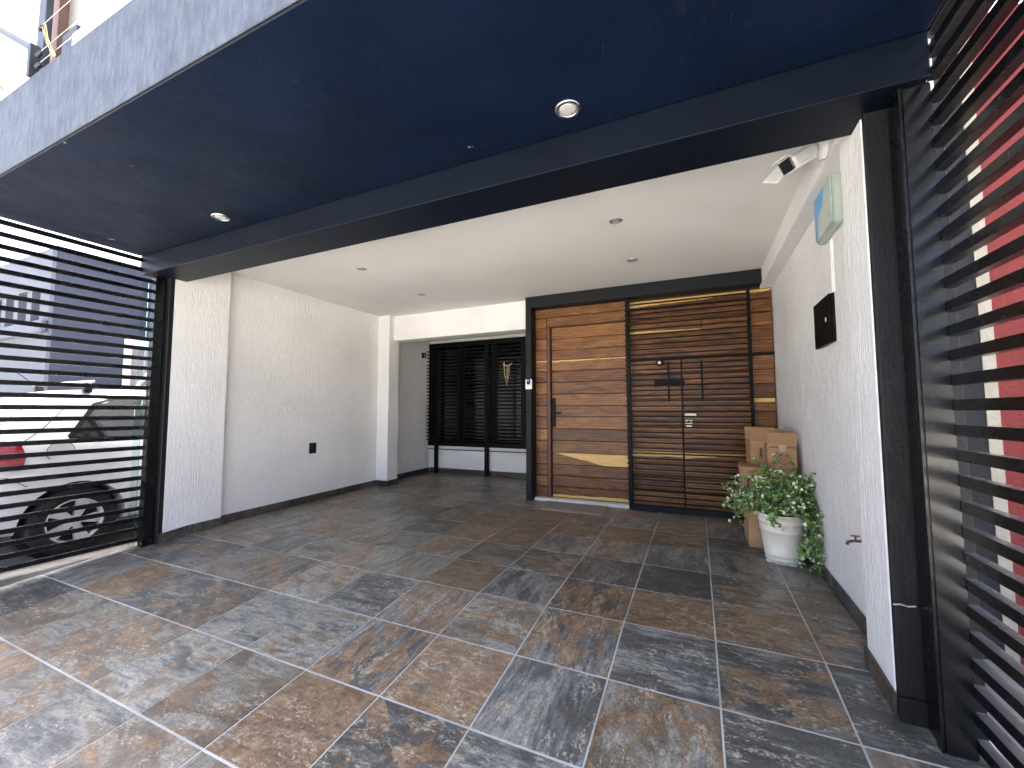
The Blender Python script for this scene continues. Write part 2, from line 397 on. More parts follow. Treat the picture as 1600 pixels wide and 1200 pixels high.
# ------------------------------------------------------------------ floor: grout bed + single tiles
def floor():
    bm = bmesh.new(); prof = [-5.58, 1.0, 10.0]; g = -.006
    for (xa, xb) in ((-10.35, 1.927),):
        a = [bm.verts.new((xa*T, y*T, (floorz(y)+g)*T)) for y in prof]; b = [bm.verts.new((xb*T, y*T, (floorz(y)+g)*T)) for y in prof]
        for i in range(2): bm.faces.new((a[i], b[i], b[i+1], a[i+1]))
    fl = tag(obj('floor', mesh_of(bm, 'floor'), 'grout'), kind='structure')
    cache = {}
    def tmesh(w, h):
        k = (round(w, 3), round(h, 3))
        if k not in cache:
            bm = bmesh.new(); e = .0016; t = .008
            o = [bm.verts.new((x*w/2*T, y*h/2*T, -t)) for x, y in ((-1, -1), (1, -1), (1, 1), (-1, 1))]
            p = [bm.verts.new((x*w/2*T, y*h/2*T, -e)) for x, y in ((-1, -1), (1, -1), (1, 1), (-1, 1))]
            q = [bm.verts.new((x*(w/2*T-e), y*(h/2*T-e), 0)) for x, y in ((-1, -1), (1, -1), (1, 1), (-1, 1))]
            for A, B in ((o, p), (p, q)):
                for i in range(4): bm.faces.new((A[i], A[(i+1) % 4], B[(i+1) % 4], B[i]))
            bm.faces.new(q); me = mesh_of(bm, 'tile'); me.materials.append(M['slate_tile']); cache[k] = me
        return cache[k]
    gr = .0085
    rows = [(y, y+1) for y in range(-5, 10)]
    for c in range(-11, 2):
        x0 = max(c, -10.33)
        for (y0, y1) in rows:
            x1 = min(c+1, 1.56 if y0 > 0 else 1.925)
            y1 = min(y1, 9.84)
            if y0 >= 7 and c >= -4: continue
            ym = (y0+y1)/2; xm = (x0+x1)/2
            if (c, y0) in ((-7, 4),): continue          # the access hatch sits here
            o = obj('tile', tmesh(x1-x0-2*gr, y1-y0-2*gr), None, fl, (xm*T, ym*T, floorz(ym)*T + random.uniform(-.0006, .0006)),
                    (math.atan(RAMP) if y0 < 1 else math.atan(.011), 0, 0))
    return fl, tmesh
FL, tmesh = floor()
# access hatch: a tile let into a steel frame, a little proud of the floor
h = thing('access_hatch', 'tile-topped access hatch with dark edge set in the floor before the window', 'hatch', (-6.5*T, 4.5*T, floorz(4.5)*T))
obj('hatch_tile', tmesh(.965, .965), None, h, (0, 0, .007), (.011, 0, 0))
bm = bmesh.new()
for a, b, c_, d in ((-.5, .5, -.5, -.487), (-.5, .5, .487, .5), (-.5, -.487, -.487, .487), (.487, .5, -.487, .487)): add_box(bm, a*T, b*T, c_*T, d*T, -.004, .008)
obj('hatch_frame', mesh_of(bm, 'hatch_frame'), 'driveway', h)
tag(TB('boundary_kerb', -10.66, -10.36, -5.58, .55, -.79, -.02, 'curb', None, .008), 'low white concrete kerb under the left slat fence', 'kerb')

# ------------------------------------------------------------------ the house
H = thing('house', 'white stuccoed house with open carport, navy balcony slab and wooden front door', 'house')
def HP(name, *a, mat='stucco_left', bevel=.004, label=None):
    o = TB(name, *a, mat, H, bevel)
    if label: o['label'] = label
    return o
HP('wall', -10.36, -10.07, 1.60, 6.9, -.2, 5.99, bevel=0, label='white raked stucco side wall of the carport with a black outlet')
c1 = HP('column', -10.36, -9.92, .52, 1.635, -.2, 5.98, bevel=.006, label='white stucco column beside the left slat fence')
TB('painted_edge', -10.22, -9.915, .43, .519, -.1, 5.42, 'black_stucco', c1, .004)
HP('column', -10.3, -9.60, 6.68, 7.2, -.1, 5.97, mat='stucco_smooth', label='slim white column between carport and window niche')
HP('niche_wall', -10.45, -10.15, 7.2, 10.1, -.1, 5.9, mat='stucco_smooth', bevel=0)
HP('niche_beam', -9.601, -4.40, 6.9, 7.35, 5.08, 5.96, mat='stucco_smooth')
HP('niche_ceiling', -10.4, -4.3, 7.351, 10.1, 5.56, 5.95, mat='ceiling', bevel=0)
HP('niche_wall', -4.50, -4.2, 7.2, 10.1, -.1, 5.9, mat='stucco_smooth', bevel=0)
bw = HP('niche_wall', -10.149, -4.501, 9.85, 10.1, -.1, 1.27, mat='stucco_smooth', bevel=0, label='low white wall under the black window')
HP('niche_wall', -10.149, -4.501, 9.85, 10.1, 5.42, 5.559, mat='stucco_smooth', bevel=0)
HP('ceiling', -10.35, 1.9, .7, 6.899, 5.93, 6.12, mat='ceiling', bevel=0, label='white textured carport ceiling with recessed lights')
HP('wall', 1.58, 1.9, .46, 7.3, -.2, 5.99, mat='stucco_right', bevel=0, label='white raked stucco right side wall')
p1 = HP('pilaster', 1.375, 1.579, .475, 1.10, -.2, 5.9, mat='stucco_right', bevel=.006, label='white pilaster at the right edge of the carport opening')
TB('painted_edge', 1.38, 1.925, .40, .474, -.1, 5.42, 'black_stucco', p1, .006)
HP('wall_beam', 1.34, 1.579, 1.101, 6.95, 5.55, 5.96, mat='stucco_right')
HP('rear_wall', -4.6, 1.9, 7.12, 7.35, -.1, 5.92, mat='wood_dark', bevel=0)
HP('opening_beam', -10.26, 1.725, .07, .73, 5.40, 6.3, mat='beam_paint', bevel=.004, label='dark navy painted beam over the carport opening')
sl_ = HP('balcony_slab', -10.26, 1.725, -2.25, .069, 5.78, 6.80, mat='navy', bevel=.01, label='overhanging balcony slab with navy painted underside')
TB('slab_fascia', -10.27, 1.728, -2.268, -2.251, 5.775, 6.86, 'fascia', sl_, .004)
HP('roof', -10.36, 1.9, .731, 10.2, 6.121, 6.84, mat='concrete', bevel=0)
HP('upper_wall', -7.75, 1.9, -1.95, 10.2, 6.85, 9.2, mat='cream_paint', bevel=.01, label='cream upper storey wall above the balcony edge')
HP('upper_trim', -8.12, -7.76, -2.03, -1.80, 6.85, 9.2, mat='brown_paint', label='brown painted strip at the corner of the upper storey')
HP('upper_ledge', -6.78, 1.9, -2.2, -1.951, 6.862, 7.15, mat='white_paint')
HP('upper_vent', -7.18, -6.80, -2.16, -1.951, 6.862, 7.32, mat='grey_metal')
obj('wire_tie', tube_me([((1.37+.05*k)*T, (.392-.004*(k % 2))*T, (.985+.012*(k % 2))*T) for k in range(4)], .0032, 6), 'lamp_grey', p1)

# skirting tiles
def skirting(axis, fixed, a0, a1, side, zf, parent, hgt=.19, th=.024):
    k = a0
    while k < a1 - 1e-6:
        e = min(math.floor(k + 1 + 1e-6), a1); g = .006
        z0 = min(zf((k if axis == 'Y' else fixed)), zf((e if axis == 'Y' else fixed))) if axis == 'Y' else zf(fixed)
        zz = [zf(k), zf(e)] if axis == 'Y' else [zf(fixed)]*2
        f0, f1 = (fixed, fixed+side*th)
        bm = bmesh.new(); lo, hi = min(f0, f1), max(f0, f1)
        cx, cz = ((k+e)/2, zz[0])
        P = []
        for (a, z) in ((k+g, zz[0]), (e-g, zz[1])):
            for f in (lo, hi):
                for dz in (-.02, hgt):
                    P.append(((f-fixed)*T, (a-cx)*T, (z+dz-cz)*T) if axis == 'Y' else ((a-cx)*T, (f-fixed)*T, (z+dz-cz)*T))
        vs = [bm.verts.new(p) for p in P]
        for q in ((0, 1, 3, 2), (4, 6, 7, 5), (0, 4, 5, 1), (2, 3, 7, 6), (1, 5, 7, 3), (0, 2, 6, 4)): bm.faces.new([vs[i] for i in q])
        bmesh.ops.recalc_face_normals(bm, faces=bm.faces)
        bmesh.ops.bevel(bm, geom=list(bm.edges), offset=.0012, segments=1, affect='EDGES')
        obj('skirting_tile', mesh_of(bm, 'skirting_tile'), 'baseboard_slate', parent,
            (fixed*T, cx*T, cz*T) if axis == 'Y' else (cx*T, fixed*T, cz*T))
        k = e
W = {o.name: o for o in H.children}
sk = obj('skirting', None, None, H); 
def SK(*a, **k): skirting(*a, sk, **k)
SK('Y', -9.918, .45, 1.66, 1, floorz)
SK('X', 1.637, -10.06, -9.90, 1, floorz)
SK('Y', -10.068, 1.67, 6.655, 1, floorz)
SK('X', 6.678, -10.07, -9.58, -1, floorz)
SK('Y', -9.598, 6.68, 7.22, 1, floorz)
SK('Y', -10.148, 7.22, 9.82, 1, floorz)
SK('X', 9.848, -10.12, -4.52, -1, floorz)
SK('Y', 1.578, 1.13, 6.85, -1, floorz)
SK('Y', 1.373, .44, 1.12, -1, floorz)
SK('X', .398, 1.36, 1.66, -1, floorz, hgt=.2)
bpy.data.objects[[o.name for o in sk.children][-1]].data.materials[0] = M['black_stucco']

# recessed lights
def downlight(loc, r, ring, lens, label, group):
    t = thing('recessed_light', label, 'light', loc, group)
    obj('ring', lathe_me([(r*.72, .004), (r*.74, -.002), (r*.8, -.006), (r*.97, -.004), (r, .0), (r, .004)], 28, 'ring', close=False), ring, t, smooth=True)
    obj('lens', lathe_me([(r*.75, -.0012), (r*.5, -.0025), (.001, -.003)], 28, 'lens', close=True), lens, t, smooth=True)
for x, who in ((-1.25, 'in the navy soffit nearest the right fence'), (-7.03, 'in the navy soffit nearest the left fence')):
    downlight((x*T, -.31*T, 5.78*T-.001), .060, 'steel', 'lamp_lens', 'round white recessed light ' + who, 'lights in the navy soffit')
for x, y, who in ((-1.30, 2.77, 'on the right half, nearer the navy beam'), (-1.30, 4.81, 'on the right half, nearer the door'),
                  (-7.08, 2.79, 'on the left half, nearer the navy beam'), (-7.09, 5.06, 'on the left half, nearer the window niche')):
    downlight((x*T, y*T, 5.93*T-.001), .052, 'steel', 'lamp_grey', 'small round recessed light in the white ceiling ' + who, 'lights in the white ceiling')
downlight((-8.0*T, 8.9*T, 5.56*T-.001), .05, 'black_plastic', 'lamp_grey', 'tiny recessed light above the niche window', 'niche light')

# ------------------------------------------------------------------ wooden front: boards, door, frame
def board(x0, x1, z0, z1, y, parent, th=.05, sap=None):
    g = .008
    o = CB('board', x0+g, x1-g, y, y+th, z0+g, z1-g, 'wood', parent, .0022)
    lv, slp, side = sap if sap else (0, 0, 1)
    o['sap_on'] = 1.0 if sap else 0.0; o['sap_level'] = float(lv); o['sap_slope'] = float(slp); o['sap_side'] = float(side)
    return o
ZD = [5.06, 4.72, 4.395, 4.11, 3.79, 3.47, 3.13, 2.80, 2.49, 2.15, 1.82, 1.48, 1.15, .84, .53, .235]
cl = obj('wood_cladding', None, None, H); cl['label'] = 'dark brown wooden board cladding of the entrance front'
door = obj('front_door', None, None, H); door['label'] = 'brown plank front door with yellow sapwood streaks'
# left jamb and boards above the door
zz = [5.6, 5.34] + ZD + [.165]
for a, b in zip(zz[1:], zz[2:]):
    s = (.055, .0, -1) if abs(b-3.79) < .01 else None
    board(-4.372, -4.02, b, a, 6.9, cl, .07, s)
for a, b in zip(zz[:2], zz[1:2]): board(-4.372, -1.77, b, a, 6.9, cl, .07)
board(-4.02, -1.77, 5.075, 5.34, 6.9, cl, .07)
# reveal strips of the jamb
TB('jamb', -4.018, -3.92, 6.89, 7.08, .17, 5.07, 'jamb_wood', cl, .002)
TB('jamb', -3.944, -1.77, 6.905, 7.08, 5.055, 5.074, 'wood_dark', cl)
SAPD = {11: (-.02, -.1, 1), 3: (.055, 0, -1), 14: (-.028, -.012, 1)}
for i, (a, b) in enumerate(zip(ZD, ZD[1:])):
    sap = None
    if i == 3: sap = (.052, .012, -1)
    if i == 11: sap = (-.03, -.22, -1)
    if i == 14: sap = (-.028, .012, 1)
    board(-3.915, -1.79, b, a, 7.0, door, .06, sap)
TB('threshold', -4.36, -1.76, 6.72, 6.99, .12, .228, 'white_marble', door, .004)
# lock and handle
bm = bmesh.new(); add_box(bm, -3.905*T, -3.80*T, 6.965*T, 6.999*T, 2.20*T, 3.02*T); bmesh.ops.bevel(bm, geom=list(bm.edges), offset=.004, segments=2, affect='EDGES')
lock = obj('door_lock', mesh_of(bm, 'door_lock'), 'satin', door)
bm = bmesh.new(); add_box(bm, -3.875*T, -3.61*T, 6.87*T, 6.90*T, 2.57*T, 2.62*T); add_box(bm, -3.875*T, -3.83*T, 6.9*T, 6.964*T, 2.575*T, 2.615*T)
obj('door_handle', mesh_of(bm, 'door_handle'), 'satin', door)
obj('door_stop', tube_me([(-3.83*T, 6.985*T, .42*T), (-3.83*T, 6.955*T, .45*T), (-3.83*T, 6.955*T, .55*T), (-3.83*T, 6.985*T, .58*T)], .006, 8), 'brass', door)
# boards behind the screen: full boards above, two leaves below
gates = obj('service_door', None, None, H); gates['label'] = 'double leaf wooden service door behind the black slat screen'
ztop = [5.54, 5.30, 4.98, 4.66, 4.32, 3.965]
for i, (a, b) in enumerate(zip(ztop, ztop[1:])):
    sap = {0: (.0, .03, -1), 2: (-.02, .008, 1), 3: None}.get(i)
    if i == 2:
        board(-1.77, .05, b, a, 6.9, cl, .06, (-.045, -.02, 1)); board(.05, 1.56, b, a, 6.9, cl, .06)
    else: board(-1.77, 1.56, b, a, 6.9, cl, .06, sap)
zl = [3.955, 3.62, 3.29, 2.95, 2.62, 2.28, 1.95, 1.62, 1.30, .97, .64, .18]
for i, (a, b) in enumerate(zip(zl, zl[1:])):
    lsap = {7: (.01, .01, -1)}.get(i); rsap = {7: (.03, .09, -1), 3: None}.get(i)
    board(-1.77, -.45, b, a, 6.9, gates, .06, lsap)
    board(-.43, 1.06, b, a, 6.9, gates, .06, rsap)
    board(1.06, 1.56, b, a, 6.9, cl, .06, {3: (.03, -.02, -1)}.get(i))
# fittings on the service door: they sit between boards and screen
def fit(name, x0, x1, z0, z1, mat, y0=6.84, y1=6.899): return TB(name, x0, x1, y0, y1, z0, z1, mat, gates, .003)
k = obj('pull_handle', None, None, gates)
fit('lock_bar', -1.09, -.38, 3.27, 3.45, 'satin', 6.80, 6.86)
for x in (-.735, .02):
    TB('pull_bar', x-.022, x+.022, 6.60, 6.635, 2.87, 3.86, 'satin', gates, .003)
    TB('pull_foot', x-.015, x+.015, 6.636, 6.90, 3.7, 3.74, 'satin', gates); TB('pull_foot', x-.015, x+.015, 6.636, 6.90, 3.0, 3.04, 'satin', gates)
fit('letter_plate', -.385, -.13, 2.525, 2.585, 'white_plastic', 6.70, 6.88)
fit('lock_plate', -.38, -.22, 2.33, 2.425, 'white_plastic', 6.70, 6.88)
fit('lock_plate', -.37, -.23, 2.25, 2.29, 'white_plastic', 6.70, 6.88)
obj('lock_knob', lathe_me([(.014, 0), (.014, -.02), (.008, -.024)], 14, axis='Y'), 'black_plastic', gates, (-.30*T, 6.695*T, 2.38*T))
bpy.data.objects.remove(k)
# anthracite portal frame round the entrance
pf = thing('portal_frame', 'dark anthracite portal frame round the wooden entrance', 'frame', (0, 0, 0))
TB('frame_post', -4.545, -4.375, 6.56, 7.1, .13, 5.6, 'anthracite', pf, .004)
TB('frame_header', -4.545, 1.338, 6.56, 6.898, 5.601, 5.926, 'anthracite', pf, .004)
# slat screen
sc = thing('slat_screen', 'black metal slat screen in front of the service door', 'screen', (-.35*T, 6.7*T, .16*T))
def SP(name, x0, x1, y0, y1, z0, z1, mat='satin', parent=sc, bevel=.002):
    ox, oy, oz = parent.location
    return obj(name, box_me(x0*T-ox, x1*T-ox, y0*T-oy, y1*T-oy, z0*T-oz, z1*T-oz, bevel, name), mat, parent)
SP('screen_post', -1.755, -1.66, 6.64, 6.76, .16, 5.598)
SP('screen_post', 1.03, 1.10, 6.69, 6.76, .3, 5.598)
SP('bottom_rail', -1.655, 1.40, 6.60, 6.74, .16, .29, 'anthracite')
SP('middle_rail', -1.655, 1.54, 6.70, 6.76, 3.93, 4.0)
SP('bottom_bracket', -1.655, -1.05, 6.55, 6.599, .16, .27, 'anthracite')
sm = box_me(-1.43*T, 1.43*T, -.016*T, .016*T, -.017*T, .017*T, .0012, 'slat'); sm.materials.append(M['satin'])
z = .40
while z < 5.57:
    ox, oy, oz = sc.location
    obj('slat', sm, None, sc, (-.345*T-ox, 6.625*T-oy, z*T-oz)); z += .1315
# door camera on the portal post
db = thing('video_doorbell', 'small white doorbell plate with black camera on the portal post', 'doorbell', (-4.44*T, 6.555*T, 3.41*T))
obj('plate', box_me(-.045, .045, -.012, 0, -.063, .063, .004, 'plate', 2), 'white_plastic', db)
obj('camera_unit', box_me(-.024, .024, -.03, -.0125, -.005, .066, .01, 'unit', 3), 'glossy_black', db)
obj('lens', lathe_me([(.012, 0), (.012, -.004), (.006, -.006)], 16, axis='Y'), 'lamp_grey', db, (0, -.031, .042))
spk = thing('round_viewer', 'round black and white viewer device on the screen middle rail', 'camera', (-.93*T, 6.59*T, 3.85*T))
obj('body', lathe_me([(.038, .02), (.040, 0), (.036, -.02), (.022, -.022)], 24, axis='Y'), 'black_plastic', spk, smooth=True)
obj('lens', lathe_me([(.018, 0), (.016, -.006), (.004, -.007)], 20, axis='Y'), 'white_plastic', spk, (0, -.022, 0), smooth=True)
# door mat
dm = thing('doormat', 'worn brown doormat in front of the wooden door', 'doormat', (-3.12*T, 6.18*T, floorz(6.18)*T+.002))
obj('border', box_me(-.86*T, .86*T, -.50*T, .50*T, .0005, .010, .003, 'border'), 'doormat_border', dm)
obj('mat_field', box_me(-.66*T, .66*T, -.38*T, .38*T, .0102, .015, .002, 'field'), 'doormat', dm)
bm = bmesh.new()
for x in (-.82, -.77, -.72, .72, .77, .82): add_box(bm, (x-.008)*T, (x+.008)*T, -.47*T, .47*T, .0102, .0125)
obj('ribs', mesh_of(bm, 'ribs'), 'doormat', dm)

# ------------------------------------------------------------------ niche window and its grille
win = obj('window', None, None, H); win['label'] = 'black framed dark glass window in the niche'
def WP(name, x0, x1, y0, y1, z0, z1, mat): return TB(name, x0, x1, y0, y1, z0, z1, mat, win, .002)
WP('pane', -10.05, -4.55, 9.93, 9.96, 1.3, 5.4, 'window_glass')
for x0, x1 in ((-10.149, -10.0), (-8.75, -8.55), (-7.35, -7.10), (-5.9, -5.75), (-4.65, -4.52)): WP('window_frame', x0, x1, 9.86, 9.98, 1.28, 5.41, 'satin')
WP('window_frame', -10.0, -4.65, 9.861, 9.979, 1.28, 1.42, 'satin'); WP('window_frame', -10.0, -4.65, 9.861, 9.979, 5.27, 5.41, 'satin')
TB('window_sill', -10.14, -4.52, 9.80, 9.86, 1.2, 1.27, 'white_paint', win, .004)
ins = HP('back_room_wall', -10.4, -4.2, 10.25, 10.35, 0, 5.9, mat='wood_dark', bevel=0)
gr = thing('window_grille', 'black slat grille standing on two legs in front of the niche window', 'grille', (-7.4*T, 9.65*T, floorz(9.6)*T))
def GP(name, x0, x1, y0, y1, z0, z1, mat='satin'): return SP(name, x0, x1, y0, y1, z0, z1, mat, gr)
GP('leg', -9.80, -9.66, 9.66, 9.76, .19, 5.35); GP('leg', -7.52, -7.36, 9.66, 9.76, .19, 5.35)
GP('rail', -10.08, -4.6, 9.62, 9.655, 5.22, 5.40); GP('rail', -10.08, -4.6, 9.62, 9.655, 1.28, 1.44); GP('rail', -10.1, -4.6, 9.63, 9.65, 1.13, 1.16)
GP('upright', -10.08, -9.98, 9.656, 9.74, 1.29, 5.39); GP('upright', -8.72, -8.64, 9.656, 9.70, 1.29, 5.39); GP('upright', -6.0, -5.84, 9.656, 9.72, 1.29, 5.39)
gm = box_me(-2.77*T, 2.77*T, -.018*T, .018*T, -.022*T, .022*T, .0015, 'slat'); gm.materials.append(M['satin'])
z = 1.52
while z < 5.2:
    ox, oy, oz = gr.location
    obj('slat', gm, None, gr, (-7.37*T-ox, 9.60*T-oy, z*T-oz)); z += .137
wl = thing('wall_bracket', 'small black bracket on the niche wall beside the grille', 'bracket', (-10.149*T, 9.3*T, 4.9*T))
obj('plate', box_me(0, .012, -.03, .03, -.05, .05, .002), 'black_plastic', wl)
bm = bmesh.new(); add_box(bm, .0125, .07, -.012, .012, .03, .045); add_box(bm, .0125, .07, -.012, .012, -.045, -.03); add_box(bm, .058, .07, -.012, .012, -.0295, .0295)
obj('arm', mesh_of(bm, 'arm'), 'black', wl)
orn = thing('hanging_ornament', 'pale straw ornament hanging on the window grille', 'ornament', (-6.5*T, 9.55*T, 4.05*T))
pts = [[(-.08, 0, .17), (-.03, 0, .13), (.04, 0, .14), (.09, 0, .17)], [(-.06, 0, .13), (-.05, 0, -.02), (-.01, 0, -.19), (.03, 0, .0), (.03, 0, .14)], [(-.005, 0, .14), (-.005, 0, -.1)], [(-.06, 0, .2), (-.06, 0, .12)]]
for p in pts: obj('strand', tube_me(p, .006, 6), 'gold_thread', orn)

# ------------------------------------------------------------------ slat fences at both sides
def fence(x, side, label, post, y_end, group):
    t = thing('slat_fence', label, 'fence', (x*T, -1.2*T, -.1*T), group)
    ox, oy, oz = t.location
    px0, px1, py0, py1 = post
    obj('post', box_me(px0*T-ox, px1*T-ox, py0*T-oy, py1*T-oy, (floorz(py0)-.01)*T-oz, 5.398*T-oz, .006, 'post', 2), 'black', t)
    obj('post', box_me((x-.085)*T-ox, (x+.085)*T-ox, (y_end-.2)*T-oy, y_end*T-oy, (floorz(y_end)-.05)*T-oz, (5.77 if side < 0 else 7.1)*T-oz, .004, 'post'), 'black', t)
    L = (py0 + .04) - y_end
    hx = .024 if side < 0 else .040; hz = .039 if side < 0 else .043
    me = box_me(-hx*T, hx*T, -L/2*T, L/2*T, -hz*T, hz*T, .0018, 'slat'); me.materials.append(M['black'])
    z = .165 if side < 0 else .12
    while z < (5.74 if side < 0 else 7.0):
        obj('slat', me, None, t, (((x)*T-ox), (y_end+L/2)*T-oy, z*T-oz)); z += .1975
    return t
FLft = fence(-10.20, -1, 'black horizontal slat fence on the left with the white car behind', (-10.195, -10.02, .24, .43), -3.6, 'side slat fences')
FRgt = fence(1.775, 1, 'black horizontal slat fence on the right with the red wall behind', (1.545, 1.745, .13, .399), -3.6, 'side slat fences')
# weld bead / flat bar down the right post
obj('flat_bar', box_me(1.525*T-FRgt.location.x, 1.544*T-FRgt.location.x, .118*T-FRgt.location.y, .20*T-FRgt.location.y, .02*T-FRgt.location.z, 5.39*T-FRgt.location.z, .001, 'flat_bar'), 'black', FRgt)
gs = tag(TB('glass_strip', -10.31, -10.29, .13, .24, .02, 5.3, 'clear_glass', None), 'narrow greenish glass strip beside the left fence post', 'glass')

# ------------------------------------------------------------------ things on the right wall
eb = thing('meter_enclosure', 'pale green plastic enclosure with blue sticker high on the right wall', 'enclosure', (1.579*T, 2.18*T, 5.3*T))
ob = obj('case', box_me(-.092*T, 0, -.385*T, .40*T, -.36*T, .38*T, .006, 'case', 2), 'enclosure', eb)
obj('lid', box_me(-.112*T, -.0925*T, -.36*T, .375*T, -.33*T, .35*T, .003, 'lid'), 'enclosure', eb)
poly = [(.37, -.32), (.26, -.32), (.26, -.1), (.2, .0), (.05, .02), (-.05, .1), (-.06, .25), (.02, .32), (.37, .33)]
obj('sticker', prism_me([(a*T, b*T) for a, b in poly], -.1145*T, -.1125*T, 'X'), 'blue_sticker', eb)
cb = thing('cable_conduit', 'thin white conduit down the right wall between the two boxes', 'conduit', (1.579*T, 2.25*T, 4.5*T))
for y in (2.26, 2.33): obj('conduit', tube_me([(-.004, (y-2.25)*T, .4*T), (-.004, (y-2.25+.01)*T, -.30*T)], .0045, 6), 'white_paint', cb)
bb = thing('control_panel', 'square black control panel on the right wall', 'panel', (1.579*T, 2.72*T, 3.88*T))
obj('case', box_me(-.036*T, 0, -.41*T, .40*T, -.33*T, .32*T, .004, 'case', 2), 'black_plastic', bb)
obj('face', box_me(-.058*T, -.0365*T, -.37*T, .40*T, -.33*T, .32*T, .002, 'face'), 'satin', bb)
for y, m_ in ((-.2, 'white_plastic'), (-.06, 'black_plastic'), (.06, 'black_plastic')): obj('indicator', box_me(-.061*T, -.0585*T, (y-.022)*T, (y+.022)*T, -.03*T, .03*T, .0), m_, bb)
tp = thing('garden_tap', 'small weathered garden tap with red handle low on the right wall', 'tap', (1.579*T, 1.75*T, 1.15*T)); tp.scale = (.62, .62, .62)
obj('pipe', tube_me([(0, 0, 0), (-.05, 0, 0), (-.09, 0, -.004)], .011, 10), 'rusty_metal', tp, smooth=True)
obj('spout', tube_me([(-.075, 0, -.002), (-.105, 0, -.012), (-.115, 0, -.035)], [.011, .012, .013], 10), 'rusty_metal', tp, smooth=True)
obj('valve_stem', tube_me([(-.055, 0, .008), (-.055, 0, .036)], .008, 8), 'rusty_metal', tp)
obj('handle', box_me(-.085, -.025, -.009, .009, .036, .046, .003), 'red_handle', tp)
ou = thing('wall_outlet', 'small black outlet plate on the left white wall', 'outlet', (-10.069*T, 4.12*T, 1.62*T))
obj('plate', box_me(0, .009, -.052, .052, -.068, .068, .003, 'plate', 2), 'black_plastic', ou)
for dz in (-.03, .03): obj('socket', box_me(.0091, .0105, -.02, .02, dz-.016, dz+.016, .001), 'glossy_black', ou)
# security camera and bracket plate
scam = thing('security_camera', 'white bullet security camera on the wall beam at the top right', 'camera', (1.339*T, 1.42*T, 5.70*T)); scam.scale = (1.25, 1.25, 1.25)
obj('base', lathe_me([(.045, 0), (.045, -.02), (.03, -.028)], 24, axis='X'), 'white_plastic', scam, smooth=False)
obj('arm', tube_me([(-.028, 0, 0), (-.05, -.01, .01), (-.07, -.01, .0)], .012, 10), 'white_plastic', scam, smooth=True)
d = Vector((-.62, -.45, -.48)).normalized(); q = d.to_track_quat('X', 'Z').to_euler()
body = obj('camera_body', box_me(-.01, .14, -.034, .034, -.03, .034, .013, 'body', 3), 'white_plastic', scam, (-.055, -.006, -.01), q)
obj('lens_face', box_me(.1405, .1445, -.029, .029, -.025, .027, .004, 'face'), 'glossy_black', body)
obj('hood', box_me(-.005, .165, -.038, .038, .035, .041, .002, 'hood'), 'white_plastic', body)
mp_ = thing('sensor_plate', 'white square sensor plate on a bent bracket under the ceiling', 'sensor', (.98*T, 1.95*T, 5.928*T))
obj('stem', tube_me([(0, 0, 0), (.0, -.005, -.03), (-.01, -.01, -.06)], .008, 8), 'white_plastic', mp_)
obj('panel', box_me(-.05, .05, -.006, .006, -.06, .06, .003, 'panel'), 'white_plastic', mp_, (-.02, -.015, -.085), (R(-32), R(28), R(-38)))
obj('bracket', box_me(-.006, .006, -.025, .025, -.075, .0, .002, 'bracket'), 'white_plastic', mp_, (.035, 0, 0), (0, R(-18), 0))

# ------------------------------------------------------------------ boxes, pot and plant in the corner
def carton(name, label, x0, x1, y0, y1, z0, z1, mat, flap=0, tilt=0, prints=None, rz=0):
    cx, cy = (x0+x1)/2*T, (y0+y1)/2*T
    t = thing('cardboard_box', label, 'box', (cx, cy, z0*T), 'cardboard boxes in the corner', (0, 0, rz))
    hx, hy, hz = (x1-x0)/2*T, (y1-y0)/2*T, (z1-z0)*T
    bm = bmesh.new(); add_box(bm, -hx, hx, -hy, hy, 0, hz)
    bmesh.ops.bevel(bm, geom=list(bm.edges), offset=.003, segments=2, affect='EDGES')
    if flap:                                   # open top: remove lid, give walls depth
        for f in [f for f in bm.faces if f.normal.z > .9 and f.calc_center_median().z > hz*.99]: bm.faces.remove(f)
    me = mesh_of(bm, 'carton'); o = obj('carton', me, mat, t)
    if flap:
        md = o.modifiers.new('wall', 'SOLIDIFY'); md.thickness = .004; md.offset = -1
        for (sy, tl) in ((-1, tilt), (1, -tilt*.6)):
            obj('flap', box_me(-hx, hx, -.002, .002, 0, flap*T, .0008, 'flap'), mat, t, (0, sy*(hy-.002), hz+.0005), (tl*(1 if sy < 0 else 1), 0, 0))
    if prints: prints(t, hx, hy, hz)
    return t
